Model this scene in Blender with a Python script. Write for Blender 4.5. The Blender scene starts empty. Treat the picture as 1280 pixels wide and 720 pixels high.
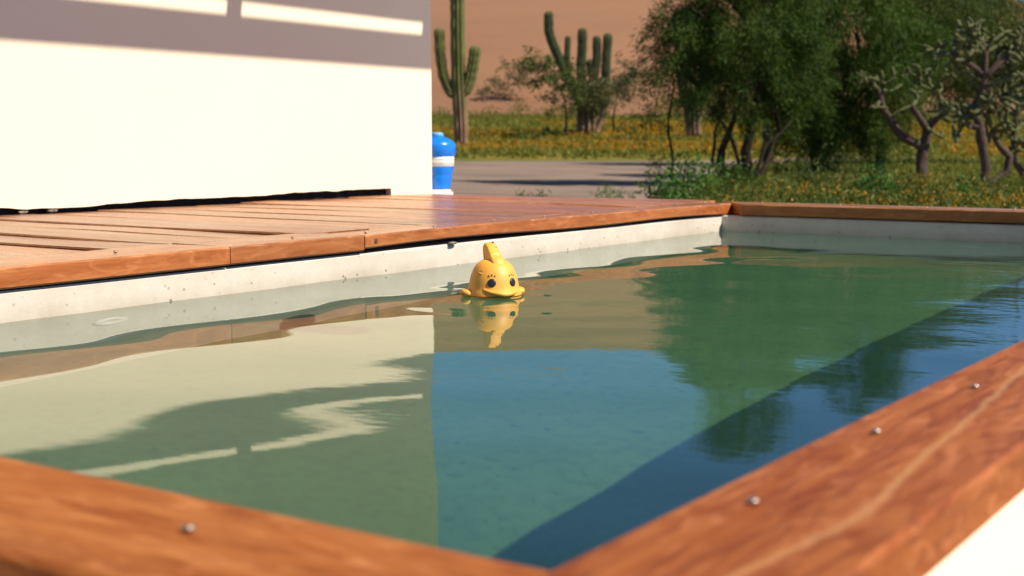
import bpy, bmesh, math, random
import numpy as np
from mathutils import Vector, Matrix, noise as mnoise

random.seed(7)
R = np.random.default_rng(11)
S = bpy.context.scene
COL = S.collection
rad = math.radians

# ------------------------------------------------------------------ camera, light, exposure
CZ = 0.805                                   # eye height above the ground (coping top is 0.55)
PITCH, YAW = rad(6.146), rad(33.622)
cam = bpy.data.cameras.new('camera')
cam.lens = 48.32; cam.sensor_width = 36.0
cam.clip_start = 0.02; cam.clip_end = 20000
cam.dof.use_dof = True; cam.dof.focus_distance = 3.2; cam.dof.aperture_fstop = 6.0
camo = bpy.data.objects.new('camera', cam); COL.objects.link(camo)
camo.location = (0, 0, CZ)
camo.rotation_euler = (math.pi / 2 - PITCH, 0, YAW)
S.camera = camo

SUN_EL, SUN_AZ = rad(47.0), rad(9.0)         # azimuth measured from +X towards +Y
sv = Vector((math.cos(SUN_AZ) * math.cos(SUN_EL), math.sin(SUN_AZ) * math.cos(SUN_EL), math.sin(SUN_EL)))
sun = bpy.data.lights.new('sun', 'SUN')
sun.energy = 5.0; sun.angle = rad(0.53); sun.color = (1.0, 0.89, 0.74)
suno = bpy.data.objects.new('sun', sun); COL.objects.link(suno)
suno.rotation_euler = sv.to_track_quat('Z', 'Y').to_euler(); suno.location = (8, 2, 9)
sun.cycles.is_caustics_light = True

W = bpy.data.worlds.new('World'); S.world = W; W.use_nodes = True
nt = W.node_tree; nt.nodes.clear()
sky = nt.nodes.new('ShaderNodeTexSky'); sky.sky_type = 'NISHITA'; sky.sun_disc = False
sky.sun_elevation = SUN_EL; sky.sun_rotation = math.pi / 2 - SUN_AZ
sky.altitude = 600; sky.air_density = 0.72; sky.dust_density = 0.0; sky.ozone_density = 6.0
bg = nt.nodes.new('ShaderNodeBackground'); bg.inputs['Strength'].default_value = 0.095
wo = nt.nodes.new('ShaderNodeOutputWorld')
hs = nt.nodes.new('ShaderNodeHueSaturation'); hs.inputs['Saturation'].default_value = 1.08
nt.links.new(sky.outputs[0], hs.inputs['Color']); nt.links.new(hs.outputs[0], bg.inputs[0]); nt.links.new(bg.outputs[0], wo.inputs[0])

S.view_settings.view_transform = 'Standard'; S.view_settings.look = 'None'
S.view_settings.gamma = 1.0; S.view_settings.exposure = 0.50
S.view_settings.use_curve_mapping = False
S.cycles.use_denoising = True
S.cycles.max_bounces = 10; S.cycles.diffuse_bounces = 4; S.cycles.glossy_bounces = 4; S.cycles.transmission_bounces = 8
S.cycles.caustics_reflective = False; S.cycles.caustics_refractive = True
S.cycles.sample_clamp_indirect = 6.0

# ------------------------------------------------------------------ picture <-> place helpers
FW = np.array([-math.sin(YAW) * math.cos(PITCH), math.cos(YAW) * math.cos(PITCH), -math.sin(PITCH)])
RT = np.array([math.cos(YAW), math.sin(YAW), 0.0]); UP = np.cross(RT, FW)
HF = np.array([-math.sin(YAW), math.cos(YAW)])           # level view direction
CAM = np.array([0, 0, CZ])
def at(px, py, d):
    """world point seen at (px,py) of the 1280x720 photo, d metres ahead (level distance)"""
    r = FW * 1718 + RT * (px - 640) - UP * (py - 360)
    return CAM + r * (d / (r[0] * HF[0] + r[1] * HF[1]))
def along(d, lat):
    return np.array([HF[0] * d + RT[0] * lat, HF[1] * d + RT[1] * lat])

GD = [-3000, 26, 40, 48, 55, 65, 78, 92, 130, 300, 6000]
GZ = [0, 0, 0.05, 0.16, 0.40, 0.92, 1.65, 2.25, 3.0, 2.6, 2.0]
def ground_z(x, y):
    d = x * HF[0] + y * HF[1]
    return np.interp(d, GD, GZ)

# ------------------------------------------------------------------ object helpers
def tag(o, label=None, cat=None, group=None, kind=None):
    if label: o['label'] = label
    if cat: o['category'] = cat
    if group: o['group'] = group
    if kind: o['kind'] = kind
    return o
def empty(name, loc, label, cat, group=None, rz=0.0):
    o = bpy.data.objects.new(name, None); COL.objects.link(o)
    o.location = [float(v) for v in loc]; o.rotation_euler = (0, 0, rz); o.empty_display_size = 0.1
    return tag(o, label, cat, group)

class MB:
    """collects vertices and faces, world or local coordinates"""
    def __init__(s): s.v = []; s.f = []; s.m = []; s.n = 0; s.arr = []
    def add(s, verts, faces, mi=0):
        b = s.n; s.v.extend([tuple(map(float, p)) for p in verts]); s.n += len(verts)
        for f in faces: s.f.append([i + b for i in f]); s.m.append(mi)
    def box(s, x0, x1, y0, y1, z0, z1, mi=0):
        s.add([(x0,y0,z0),(x1,y0,z0),(x1,y1,z0),(x0,y1,z0),(x0,y0,z1),(x1,y0,z1),(x1,y1,z1),(x0,y1,z1)],
              [(0,3,2,1),(4,5,6,7),(0,1,5,4),(1,2,6,5),(2,3,7,6),(3,0,4,7)], mi)
    def tube(s, pts, rads, n=8, mi=0, jitter=0.0, cap=True, ribs=0, ribamp=0.0, ups=None):
        pts = [np.array(p, float) for p in pts]; rings = []
        ref = np.array([0.31, 0.95, 0.05])
        for i, p in enumerate(pts):
            t = pts[min(i + 1, len(pts) - 1)] - pts[max(i - 1, 0)]
            t = t / (np.linalg.norm(t) + 1e-9)
            a = np.cross(t, ref); a /= np.linalg.norm(a) + 1e-9; b = np.cross(t, a)
            ring = []
            for k in range(n):
                th = 2 * math.pi * k / n
                r = rads[i] * (1 + (ribamp * (abs(math.cos(ribs * th / 2)) - 0.6) if ribs else 0)) * (1 + jitter * (random.random() - .5))
                ring.append(p + r * (math.cos(th) * a + math.sin(th) * b))
            rings.append(ring)
        vs = [q for ring in rings for q in ring]; fs = []
        for i in range(len(rings) - 1):
            for k in range(n):
                fs.append((i*n+k, i*n+(k+1) % n, (i+1)*n+(k+1) % n, (i+1)*n+k))
        if cap:
            fs.append(tuple(reversed(range(n)))); fs.append(tuple((len(rings)-1)*n + k for k in range(n)))
        s.add(vs, fs, mi)
    def lathe(s, prof, n=32, mi=0, c=(0, 0, 0)):
        vs = []; fs = []
        for r, z in prof:
            for k in range(n):
                th = 2 * math.pi * k / n
                vs.append((c[0] + r * math.cos(th), c[1] + r * math.sin(th), c[2] + z))
        for i in range(len(prof) - 1):
            for k in range(n): fs.append((i*n+k, i*n+(k+1) % n, (i+1)*n+(k+1) % n, (i+1)*n+k))
        fs.append(tuple(reversed(range(n)))); fs.append(tuple((len(prof)-1)*n + k for k in range(n)))
        s.add(vs, fs, mi)
    def quads(s, V):                         # V: (n,4,3) array of loose quads
        s.arr.append(np.asarray(V, float))
    def build(s, name, mats, parent=None, smooth=False, loc=(0, 0, 0), rz=0.0):
        me = bpy.data.meshes.new(name)
        v = np.array(s.v, float).reshape(-1, 3); faces = s.f
        if s.arr:
            q = np.concatenate(s.arr); qv = q.reshape(-1, 3)
            off = len(v); v = np.concatenate([v, qv])
            qf = (np.arange(len(qv)).reshape(-1, 4) + off)
            if faces: faces = faces + qf.tolist(); s.m += [0] * len(qf)
            else: faces = qf
        if isinstance(faces, np.ndarray):
            nf = len(faces)
            me.vertices.add(len(v)); me.vertices.foreach_set('co', v.ravel())
            me.loops.add(nf * 4); me.loops.foreach_set('vertex_index', faces.ravel().astype(np.int32))
            me.polygons.add(nf); me.polygons.foreach_set('loop_start', np.arange(0, nf * 4, 4, dtype=np.int32))
            me.update(calc_edges=True)
        else:
            me.from_pydata(v.tolist(), [], faces); me.update()
            if len(s.m) == len(me.polygons): me.polygons.foreach_set('material_index', s.m)
        for m in (mats if isinstance(mats, (list, tuple)) else [mats]): me.materials.append(m)
        if smooth: me.polygons.foreach_set('use_smooth', [True] * len(me.polygons))
        o = bpy.data.objects.new(name, me); COL.objects.link(o)
        o.location = loc; o.rotation_euler = (0, 0, rz)
        if parent: o.parent = parent
        return o

# ------------------------------------------------------------------ material helpers
class NT:
    def __init__(s, name):
        s.m = bpy.data.materials.new(name); s.m.use_nodes = True
        s.t = s.m.node_tree; s.t.nodes.clear()
        s.out = s.t.nodes.new('ShaderNodeOutputMaterial')
    def n(s, typ, **kw):
        nd = s.t.nodes.new(typ)
        for k, v in kw.items():
            if k in nd.inputs.keys() if isinstance(k, str) else False: s.set(nd, k, v)
            else: setattr(nd, k, v)
        return nd
    def set(s, nd, k, v):
        if isinstance(v, bpy.types.NodeSocket): s.t.links.new(v, nd.inputs[k])
        else: nd.inputs[k].default_value = v
    def link(s, a, b): s.t.links.new(a, b)
    def coord(s, kind='Object'):
        return s.n('ShaderNodeTexCoord').outputs[kind]
    def mapping(s, vec, scale=(1, 1, 1), loc=(0, 0, 0)):
        m = s.n('ShaderNodeMapping'); s.link(vec, m.inputs['Vector'])
        m.inputs['Scale'].default_value = scale
        if isinstance(loc, bpy.types.NodeSocket): s.link(loc, m.inputs['Location'])
        else: m.inputs['Location'].default_value = loc
        return m.outputs[0]
    def noise(s, vec, scale=5, detail=4, rough=.55, dist=0.0):
        m = s.n('ShaderNodeTexNoise'); s.link(vec, m.inputs['Vector'])
        m.inputs['Scale'].default_value = scale; m.inputs['Detail'].default_value = detail
        m.inputs['Roughness'].default_value = rough; m.inputs['Distortion'].default_value = dist
        return m.outputs['Fac']
    def ramp(s, fac, stops):
        r = s.n('ShaderNodeValToRGB'); s.link(fac, r.inputs[0]); e = r.color_ramp.elements
        while len(e) < len(stops): e.new(0.5)
        for el, (p, c) in zip(e, stops):
            el.position = p; el.color = c if len(c) == 4 else (*c, 1)
        return r.outputs[0]
    def rng(s, fac, a, b, c=0.0, d=1.0, clamp=True):
        r = s.n('ShaderNodeMapRange'); s.link(fac, r.inputs[0])
        for i, v in zip((1, 2, 3, 4), (a, b, c, d)): r.inputs[i].default_value = v
        r.clamp = clamp
        return r.outputs[0]
    def mix(s, fac, a, b, mode='MIX'):
        m = s.n('ShaderNodeMix'); m.data_type = 'RGBA'; m.blend_type = mode
        for i, v in ((0, fac), (6, a), (7, b)):
            if isinstance(v, bpy.types.NodeSocket): s.link(v, m.inputs[i])
            else: m.inputs[i].default_value = v if not isinstance(v, tuple) or len(v) == 4 else (*v, 1)
        return m.outputs[2]
    def math(s, op, a, b=0.0):
        m = s.n('ShaderNodeMath'); m.operation = op
        for i, v in ((0, a), (1, b)):
            if isinstance(v, bpy.types.NodeSocket): s.link(v, m.inputs[i])
            else: m.inputs[i].default_value = v
        return m.outputs[0]
    def bump(s, h, strength=.3, dist=.01, nrm=None):
        b = s.n('ShaderNodeBump'); s.link(h, b.inputs['Height'])
        b.inputs['Strength'].default_value = strength; b.inputs['Distance'].default_value = dist
        if nrm: s.link(nrm, b.inputs['Normal'])
        return b.outputs[0]
    def pbr(s, col, rough=.6, nrm=None, spec=.5, metal=0.0, trans=0.0):
        p = s.n('ShaderNodeBsdfPrincipled')
        for k, v in (('Base Color', col), ('Roughness', rough), ('Specular IOR Level', spec), ('Metallic', metal)):
            if isinstance(v, bpy.types.NodeSocket): s.link(v, p.inputs[k])
            else: p.inputs[k].default_value = v if not isinstance(v, tuple) or len(v) == 4 else (*v, 1)
        if nrm: s.link(nrm, p.inputs['Normal'])
        s.link(p.outputs[0], s.out.inputs['Surface'])
        return p

def wood(name, dark, mid, light, rough=.45, vein=None, blotch=.5, spec=.5):
    t = NT(name)
    oc = t.coord('Object'); oi = t.n('ShaderNodeObjectInfo')
    off = t.n('ShaderNodeCombineXYZ')
    for i, k in enumerate((37.0, 11.0, 5.0)):
        t.link(t.math('MULTIPLY', oi.outputs['Random'], k), off.inputs[i])
    v = t.n('ShaderNodeVectorMath'); t.link(oc, v.inputs[0]); t.link(off.outputs[0], v.inputs[1]); v = v.outputs[0]
    warp = t.noise(t.mapping(v, (2.2, 4, 4)), 1.0, 3)
    wv = t.n('ShaderNodeVectorMath'); wv.operation = 'MULTIPLY_ADD'
    cv = t.n('ShaderNodeCombineXYZ'); t.link(warp, cv.inputs[1]); t.link(warp, cv.inputs[2])
    t.link(cv.outputs[0], wv.inputs[0]); wv.inputs[1].default_value = (0, .06, .06); t.link(v, wv.inputs[2])
    g1 = t.noise(t.mapping(wv.outputs[0], (2.0, 34, 34)), 1.0, 6, .6, .4)
    g2 = t.noise(t.mapping(wv.outputs[0], (9, 260, 260)), 1.0, 4, .6)
    bl = t.noise(t.mapping(v, (7, 24, 24)), 1.0, 4, .62, 1.2)
    c = t.ramp(g1, [(.28, dark), (.5, mid), (.72, light)])
    c = t.mix(t.rng(bl, .35, .7, 0, blotch), c, light)
    c = t.mix(t.rng(g2, .45, .72, 0, .35), c, dark)
    b2 = t.noise(t.mapping(v, (11, 40, 40), (3, 1, 7)), 1.0, 3, .6, 1.5); b3 = t.noise(t.mapping(v, (6, 30, 30), (9, 4, 1)), 1.0, 3, .55, 2.0)
    c = t.mix(t.rng(b2, .52, .68, 0, blotch * .8), c, tuple(min(1, q * 1.25 + .03) for q in light))
    c = t.mix(t.rng(b3, .50, .66, 0, blotch * .75), c, dark)
    tone = t.math('MULTIPLY_ADD', oi.outputs['Random'], .34)
    tn = t.n('ShaderNodeMath'); tn.operation = 'MULTIPLY_ADD'
    t.link(oi.outputs['Random'], tn.inputs[0]); tn.inputs[1].default_value = .55; tn.inputs[2].default_value = .70
    cc = t.n('ShaderNodeCombineColor')
    hr = t.math('FRACT', t.math('MULTIPLY', oi.outputs['Random'], 7.31))
    t.link(tn.outputs[0], cc.inputs[0])
    t.link(t.math('MULTIPLY', tn.outputs[0], t.rng(hr, 0, 1, .86, 1.10)), cc.inputs[1]); t.link(t.math('MULTIPLY', tn.outputs[0], t.rng(hr, 0, 1, .95, 1.0)), cc.inputs[2])
    c = t.mix(1.0, c, cc.outputs[0], 'MULTIPLY')
    if vein:                                      # pale wandering streak in the grain: (length, across) pairs
        sx = t.n('ShaderNodeSeparateXYZ'); t.link(oc, sx.inputs[0])
        fc = t.n('ShaderNodeFloatCurve'); cu = fc.mapping.curves[0]
        L0, L1 = vein[0][0], vein[-1][0]
        pts = [((a - L0) / (L1 - L0), b / .2 + .5) for a, b in vein]
        while len(cu.points) < len(pts): cu.points.new(.5, .5)
        for p, q in zip(cu.points, pts): p.location = q
        fc.mapping.update()
        t.link(t.rng(sx.outputs[0], L0, L1), fc.inputs['Value'])
        y = t.math('MULTIPLY', t.math('SUBTRACT', fc.outputs[0], .5), .2)
        wob = t.math('MULTIPLY', t.math('SUBTRACT', t.noise(t.mapping(oc, (26, 26, 26)), 1, 3), .5), .012)
        dd = t.math('ABSOLUTE', t.math('ADD', t.math('SUBTRACT', sx.outputs[1], y), wob))
        mask = t.math('MULTIPLY', t.rng(dd, .000, .0065, .55, 0), t.rng(sx.outputs[0], 2.9, 3.4, 0, 1))
        c = t.mix(mask, c, (.50, .27, .11, 1))
    nr = t.bump(t.math('ADD', g2, t.math('MULTIPLY', g1, .8)), (.22), .002)
    rg = t.rng(g1, .3, .7, rough - .08, rough + .12)
    t.pbr(c, rg, nr, spec)
    return t.m

def plain(name, col, rough=.5, spec=.5, metal=0.0, var=.12, scale=30, bump=0.0):
    t = NT(name); oc = t.coord('Object')
    n = t.noise(t.mapping(oc, (1, 1, 1)), scale, 4)
    lo = tuple(c * (1 - var) for c in col); hi = tuple(min(1, c * (1 + var)) for c in col)
    c = t.ramp(n, [(.3, lo), (.7, hi)])
    t.pbr(c, rough, t.bump(n, bump, .003) if bump else None, spec, metal)
    return t.m

def leafmat(name, a, b, c, trans=.3, rough=.55):
    t = NT(name); g = t.n('ShaderNodeNewGeometry')
    n = t.rng(t.noise(t.coord('Object'), 1.6, 3), .32, .68)
    f = t.math('ADD', t.math('MULTIPLY', g.outputs['Random Per Island'], .45), t.math('MULTIPLY', n, .55))
    col = t.ramp(f, [(.15, a), (.5, b), (.85, c)])
    d = t.n('ShaderNodeBsdfPrincipled'); t.link(col, d.inputs['Base Color']); d.inputs['Roughness'].default_value = rough
    d.inputs['Specular IOR Level'].default_value = .12
    tr = t.n('ShaderNodeBsdfTranslucent'); t.link(t.mix(1.0, col, (1.0, 1.1, .55, 1), 'MULTIPLY'), tr.inputs[0])
    mx = t.n('ShaderNodeMixShader'); mx.inputs[0].default_value = trans
    t.link(d.outputs[0], mx.inputs[1]); t.link(tr.outputs[0], mx.inputs[2]); t.link(mx.outputs[0], t.out.inputs[0])
    return t.m

M = {}
M['coping_near'] = wood('orange_wood', (.20, .040, .008), (.375, .102, .018), (.50, .195, .050), .55, None, .8, .18)
M['coping_vein'] = wood('orange_wood_veined', (.19, .038, .008), (.38, .112, .020), (.49, .185, .046), .55,
                        [(3.0, -.045), (3.3, -.036), (3.64, -.0175), (3.85, .000), (4.0, .0125), (4.15, .0215), (4.34, .0375), (4.43, .0285), (4.5, .0205)], .8, .18)
M['coping_left'] = wood('coping_wood', (.21, .055, .012), (.35, .105, .026), (.44, .18, .055), .45, None, .4, .35)
M['plank'] = wood('deck_wood', (.12, .034, .010), (.30, .112, .036), (.44, .205, .078), .25, None, .6, .36)
M['screw'] = plain('screw_metal', (.46, .38, .30), .33, .5, .8)
M['plug'] = plain('wood_plug', (.12, .045, .02), .6)

def concrete():
    t = NT('pool_render'); oc = t.coord('Object')
    n1 = t.noise(oc, 3.5, 5, .6); n2 = t.noise(oc, 42, 4, .6); n3 = t.noise(oc, 150, 2)
    c = t.ramp(n1, [(.3, (.57, .50, .41)), (.6, (.68, .61, .51)), (.8, (.60, .50, .385))])
    c = t.mix(t.rng(n2, .45, .75, 0, .22), c, (.42, .38, .32, 1))
    sx = t.n('ShaderNodeSeparateXYZ'); t.link(oc, sx.inputs[0])
    # dark pits, more of them just above the water line
    vo = t.n('ShaderNodeTexVoronoi'); t.link(oc, vo.inputs['Vector']); vo.inputs['Scale'].default_value = 34
    pit = t.rng(vo.outputs['Distance'], .08, .17, 1, 0)
    sel = t.math('GREATER_THAN', t.noise(oc, 9, 2), .46)
    lowz = t.rng(sx.outputs[2], .432, .475, 1, .25)
    pits = t.math('MULTIPLY', t.math('MULTIPLY', pit, sel), lowz)
    c = t.mix(t.math('MULTIPLY', pits, .85), c, (.07, .05, .035, 1))
    # scum line and drips left by the water
    scum = t.math('MULTIPLY', t.rng(sx.outputs[2], .436, .470, 1, 0), t.rng(t.noise(t.mapping(oc, (1, 1, .3)), 9, 4), .3, .7, .15, 1.0))
    c = t.mix(t.math('MULTIPLY', scum, .6), c, (.40, .33, .22, 1))
    # algae tint below the water line
    c = t.mix(t.rng(sx.outputs[2], .36, .434, .7, 0), c, (.42, .50, .40, 1))
    h = t.math('SUBTRACT', t.math('ADD', t.math('MULTIPLY', n2, .5), t.math('MULTIPLY', n3, .25)), pits)
    t.pbr(c, .75, t.bump(h, .5, .003), .3)
    return t.m
def pool_floor():
    t = NT('pool_floor_render'); oc = t.coord('Object')
    n1 = t.noise(oc, 1.6, 4, .55); n2 = t.noise(oc, 26, 5, .65); n3 = t.noise(t.mapping(oc, (1, 1.7, 1)), 30, 3, .7)
    c = t.ramp(n1, [(.3, (.050, .140, .052)), (.7, (.080, .186, .072))])
    c = t.mix(t.rng(n2, .45, .68, 0, .5), c, (.038, .098, .042, 1))
    c = t.mix(t.rng(n3, .60, .68, 0, .6), c, (.018, .045, .028, 1))
    t.pbr(c, .8, t.bump(n2, .6, .01), .2)
    return t.m
M['concrete'] = concrete(); M['floor'] = pool_floor()
def plaster(name, col):
    t = NT(name); oc = t.coord('Object')
    n1 = t.noise(oc, .9, 4, .5); n2 = t.noise(oc, 120, 3); n3 = t.noise(t.mapping(oc, (1, 1, .35)), 5, 5)
    c = t.ramp(n1, [(.3, tuple(v * .95 for v in col)), (.7, col)])
    c = t.mix(t.rng(n3, .55, .8, 0, .12), c, tuple(v * .8 for v in col))
    t.pbr(c, .85, t.bump(t.math('ADD', n2, t.math('MULTIPLY', n3, .8)), .25, .003), .2)
    return t.m
M['plaster'] = plaster('white_plaster', (.89, .79, .60))
M['tar'] = plain('dark_foundation', (.022, .02, .02), .9, .2, 0, .5, 25, .5)  # near-black: shade of the plank gaps and wall foot put into the colour
M['mortar'] = plain('mortar', (.20, .165, .135), .9, .2, 0, .3, 60, .5)
M['roofing'] = plain('roof_board', (.55, .50, .45), .7, .3, 0, .15, 8)

def water():
    t = NT('pool_water'); oc = t.coord('Object')
    sx = t.n('ShaderNodeSeparateXYZ'); t.link(oc, sx.inputs[0])
    n1 = t.noise(t.mapping(oc, (5, 9, 1)), 1.6, 3, .5, .3)
    n2 = t.noise(t.mapping(oc, (16, 34, 1)), 1.5, 2, .5)
    far = t.rng(sx.outputs[1], 1.3, 4.4, .08, .62)
    right = t.rng(sx.outputs[0], -1.75, -1.0, .035, 1.0)
    h = t.math('MULTIPLY', t.math('ADD', n1, t.math('MULTIPLY', n2, .28)), t.math('MULTIPLY', far, right))
    g = t.n('ShaderNodeBsdfGlass'); g.inputs['IOR'].default_value = 1.333; g.inputs['Roughness'].default_value = 0.0
    g.inputs['Color'].default_value = (.985, .99, .985, 1)
    t.link(t.bump(h, .5, .004), g.inputs['Normal'])
    murk = t.n('ShaderNodeBsdfDiffuse'); murk.inputs[0].default_value = (.12, .42, .32, 1)   # fine silt held in the top of the water
    mx = t.n('ShaderNodeMixShader'); mx.inputs[0].default_value = .045
    t.link(g.outputs[0], mx.inputs[1]); t.link(murk.outputs[0], mx.inputs[2])
    t.link(mx.outputs[0], t.out.inputs[0])
    return t.m
M['water'] = water()

# ------------------------------------------------------------------ the pool
TOP, THK, WZ = 0.55, 0.045, 0.435
IX0, IX1, IY0, IY1 = -2.395, -0.440, 0.690, 5.150        # inner faces of the basin
OX0, OX1, OY0, OY1 = -2.560, -0.284, 0.534, 5.300
FLOOR = WZ - 0.70
pool = empty('swimming_pool', (-1.4, 2.9, 0), 'raised rectangular pool with pale rendered walls and orange timber coping', 'pool')
PO = Matrix.Translation((1.4, -2.9, 0))
def part(mb, name, mats, parent, **k):
    """mesh in world coordinates, re-expressed under a parent Empty"""
    o = mb.build(name, mats, None, **k)
    bpy.context.view_layer.update() if False else None
    o.parent = parent
    o.matrix_parent_inverse = Matrix.Translation(-Vector(parent.location)) if parent.parent is None and not any(parent.rotation_euler) else Matrix()
    return o
b = MB()
zt = TOP - THK - 0.006
def ringwall(mb):
    inn = [(IX0, IY0), (IX1, IY0), (IX1, IY1), (IX0, IY1)]; out = [(OX0, OY0), (OX1, OY0), (OX1, OY1), (OX0, OY1)]
    c = .005
    ins = [(IX0 - c, IY0 - c), (IX1 + c, IY0 - c), (IX1 + c, IY1 + c), (IX0 - c, IY1 + c)]
    for k in range(4):
        j = (k + 1) % 4
        mb.add([(*inn[k], FLOOR), (*inn[j], FLOOR), (*inn[j], zt - c), (*inn[k], zt - c)], [(3, 2, 1, 0)], 0)
        mb.add([(*inn[k], zt - c), (*inn[j], zt - c), (*ins[j], zt), (*ins[k], zt)], [(3, 2, 1, 0)], 0)
        mb.add([(*ins[k], zt), (*ins[j], zt), (*out[j], zt), (*out[k], zt)], [(3, 2, 1, 0)], 0)
        mb.add([(*out[k], -.6), (*out[j], -.6), (*out[j], zt), (*out[k], zt)], [(0, 1, 2, 3)], 1)
    mb.add([(*inn[k], FLOOR) for k in range(4)], [(0, 1, 2, 3)], 2)
    mb.add([(*out[k], -.6) for k in range(4)], [(3, 2, 1, 0)], 1)
ringwall(b)
basin = part(b, 'basin', [M['concrete'], M['plaster'], M['floor']], pool)
basin.cycles.is_caustics_receiver = True

# inlet fittings just under the water
def inlet(p, axis):
    m = MB(); prof = [(.018, 0), (.045, 0), (.047, .006), (.043, .011), (.024, .012), (.018, .008)]
    m.lathe(prof, 28)
    o = m.build('inlet_fitting', M['fitting'], pool, smooth=True)
    o.matrix_parent_inverse = Matrix.Translation(-Vector(pool.location))
    o.location = p; o.rotation_euler = (0, rad(90), 0) if axis == 'x' else (rad(90), 0, 0)
    o.cycles.is_caustics_receiver = True
M['fitting'] = plain('white_plastic', (.78, .78, .74), .4)
inlet((IX0 + .001, 2.005, .255), 'x'); inlet((-1.40, IY1 - .001, .18), 'y')

def board(name, L, w, th, mat, parent, loc, rz, m0=0.0, m1=0.0, warp=0.0, seed=0, bev=.004, taper=None, step=.12, under=None):
    """timber: local X runs along it from 0..L, local Y across (-w/2..w/2), top at z=0"""
    rs = random.Random(seed); nst = max(2, int(L / step) + 1)
    ph = [rs.random() * 6.28 for _ in range(6)]
    vs = []; fs = []
    sec = [(-w/2 + bev, -th), (w/2 - bev, -th), (w/2, -th + bev), (w/2, -bev), (w/2 - bev, 0), (-w/2 + bev, 0), (-w/2, -bev), (-w/2, -th + bev)]
    for i in range(nst):
        x = L * i / (nst - 1); u = x / L
        dz = warp * (math.sin(u * 5 + ph[0]) + .5 * math.sin(u * 11 + ph[1]))
        dy = warp * .8 * math.sin(u * 7 + ph[2])
        for (y, z) in sec:
            xx = x + (m0 * y * (1 - u)) + (m1 * y * u)
            e = warp * .35 * math.sin(u * 23 + ph[3] + y * 40)
            lift = under(x) if under and z < -th / 2 else 0
            tw = warp * 9 * y / max(w, .01) * math.sin(u * 3.3 + ph[4]) * .25
            vs.append((xx, y + dy + e, z + dz + tw + lift))
    n = len(sec)
    for i in range(nst - 1):
        for k in range(n): fs.append((i*n+k, (i+1)*n+k, (i+1)*n+(k+1) % n, i*n+(k+1) % n))
    fs.append(tuple(range(n))); fs.append(tuple(reversed([(nst-1)*n+k for k in range(n)])))
    m = MB(); m.add(vs, fs)
    if isinstance(mat, list): m.m = [1 if (f_ < (nst - 1) * n and f_ % n in (3, 4, 5)) else 0 for f_ in range(len(fs))]
    o = m.build(name, mat, parent, loc=Vector(loc) - Vector(parent.location), rz=rz)
    bm = bmesh.new(); bm.from_mesh(o.data); bmesh.ops.recalc_face_normals(bm, faces=bm.faces); bm.to_mesh(o.data); bm.free()
    return o

screw_mesh = None
def screw(parent_board, wx, wy):
    """a proud round screw head, sub-part of a coping board"""
    global screw_mesh
    if screw_mesh is None:
        m = MB()
        m.lathe([(.0022, -.004), (.0022, .0015), (.0044, .0018), (.0047, .0028), (.0040, .0042), (.0020, .0048), (.0009, .0036)], 14)
        o = m.build('screw', M['screw'], None, smooth=True); screw_mesh = o.data
    else:
        o = bpy.data.objects.new('screw', screw_mesh); COL.objects.link(o)
    o.parent = parent_board
    pw = Vector(parent_board.location) + Vector(pool.location)
    d = Matrix.Rotation(-parent_board.rotation_euler.z, 3, 'Z') @ (Vector((wx, wy, TOP)) - pw)
    o.location = (d.x, d.y, 0.0); o.rotation_euler = (rad(random.uniform(-7, 7)), rad(random.uniform(-7, 7)), random.random() * 3)

H90 = math.pi / 2
# left side: three lengths of timber (local X along +Y)
cx_l = -2.383
segs = [(-0.60, 2.361, .205, .045, 0.0, 0.0, .0006, 21), (2.364, 2.862, .205, .045, 0, 0, .0004, 22)]
lb = []
lb.append(board('coping_board', 2.361 - .524, .205, .045, [M['coping_left'], M['plank']], pool, (cx_l - .1025, .524 + .1025 * 0, TOP), H90, m0=-1.0, warp=.0008, seed=21))
lb.append(board('coping_board', .499, .205, .044, [M['coping_left'], M['plank']], pool, (cx_l - .1025, 2.3645, TOP + .0005), H90, warp=.0005, seed=22))
L3 = 5.21 - 2.866
lb.append(board('coping_board', L3, .150, .040, [M['coping_left'], M['plank']], pool, (cx_l - .075, 2.866, TOP - .001), H90, m1=-1.0, warp=.0016, seed=23,
                under=lambda x: .003 - .008 * (x / L3) ** 1.5 + .0035 * math.sin(x * 4.2)))
# back, right and front
bb = board('coping_board', 1.95 + .155, .158, THK, [M['coping_left'], M['plank']], pool, (-2.383 - .079 + .079, 5.140 + .079, TOP), 0, m0=-1.0, m1=1.0, warp=.0012, seed=24)
rb = board('coping_board', 5.219 - .60, .157, THK, M['coping_vein'], pool, (-.425 + .0785, 5.219, TOP), -H90, m0=1.0, m1=-1.0, warp=.0012, seed=25)
fb = board('coping_board', 1.958 + .0785, .163, THK, M['coping_near'], pool, (-2.383 - .0, .680 - .0815, TOP), 0, m0=1.0, m1=-1.0, warp=.0010, seed=26)
for x, y in [(-2.476, 2.095), (-2.47, 1.55), (-2.47, 1.0)]: screw(lb[0], x, y)
for x, y in [(-2.456, 2.661)]: screw(lb[1], x, y)
for x, y in [(-2.437, 2.934), (-2.426, 3.236), (-2.463, 3.599), (-2.452, 3.88), (-2.447, 4.188), (-2.48, 4.573), (-2.47, 4.887), (-2.45, 5.10)]: screw(lb[2], x, y)
for x, y in [(-2.262, 5.25), (-1.926, 5.23), (-1.581, 5.215), (-1.254, 5.20), (-.9, 5.21)]: screw(bb, x, y)
for x, y in [(-.377, 1.428), (-.389, 1.158), (-.383, .882), (-.38, 1.9), (-.38, 2.4), (-.37, 3.0), (-.38, 3.6)]: screw(rb, x, y)
for x, y in [(-.662, .613), (-1.1, .60), (-1.6, .61)]: screw(fb, x, y)
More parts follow.
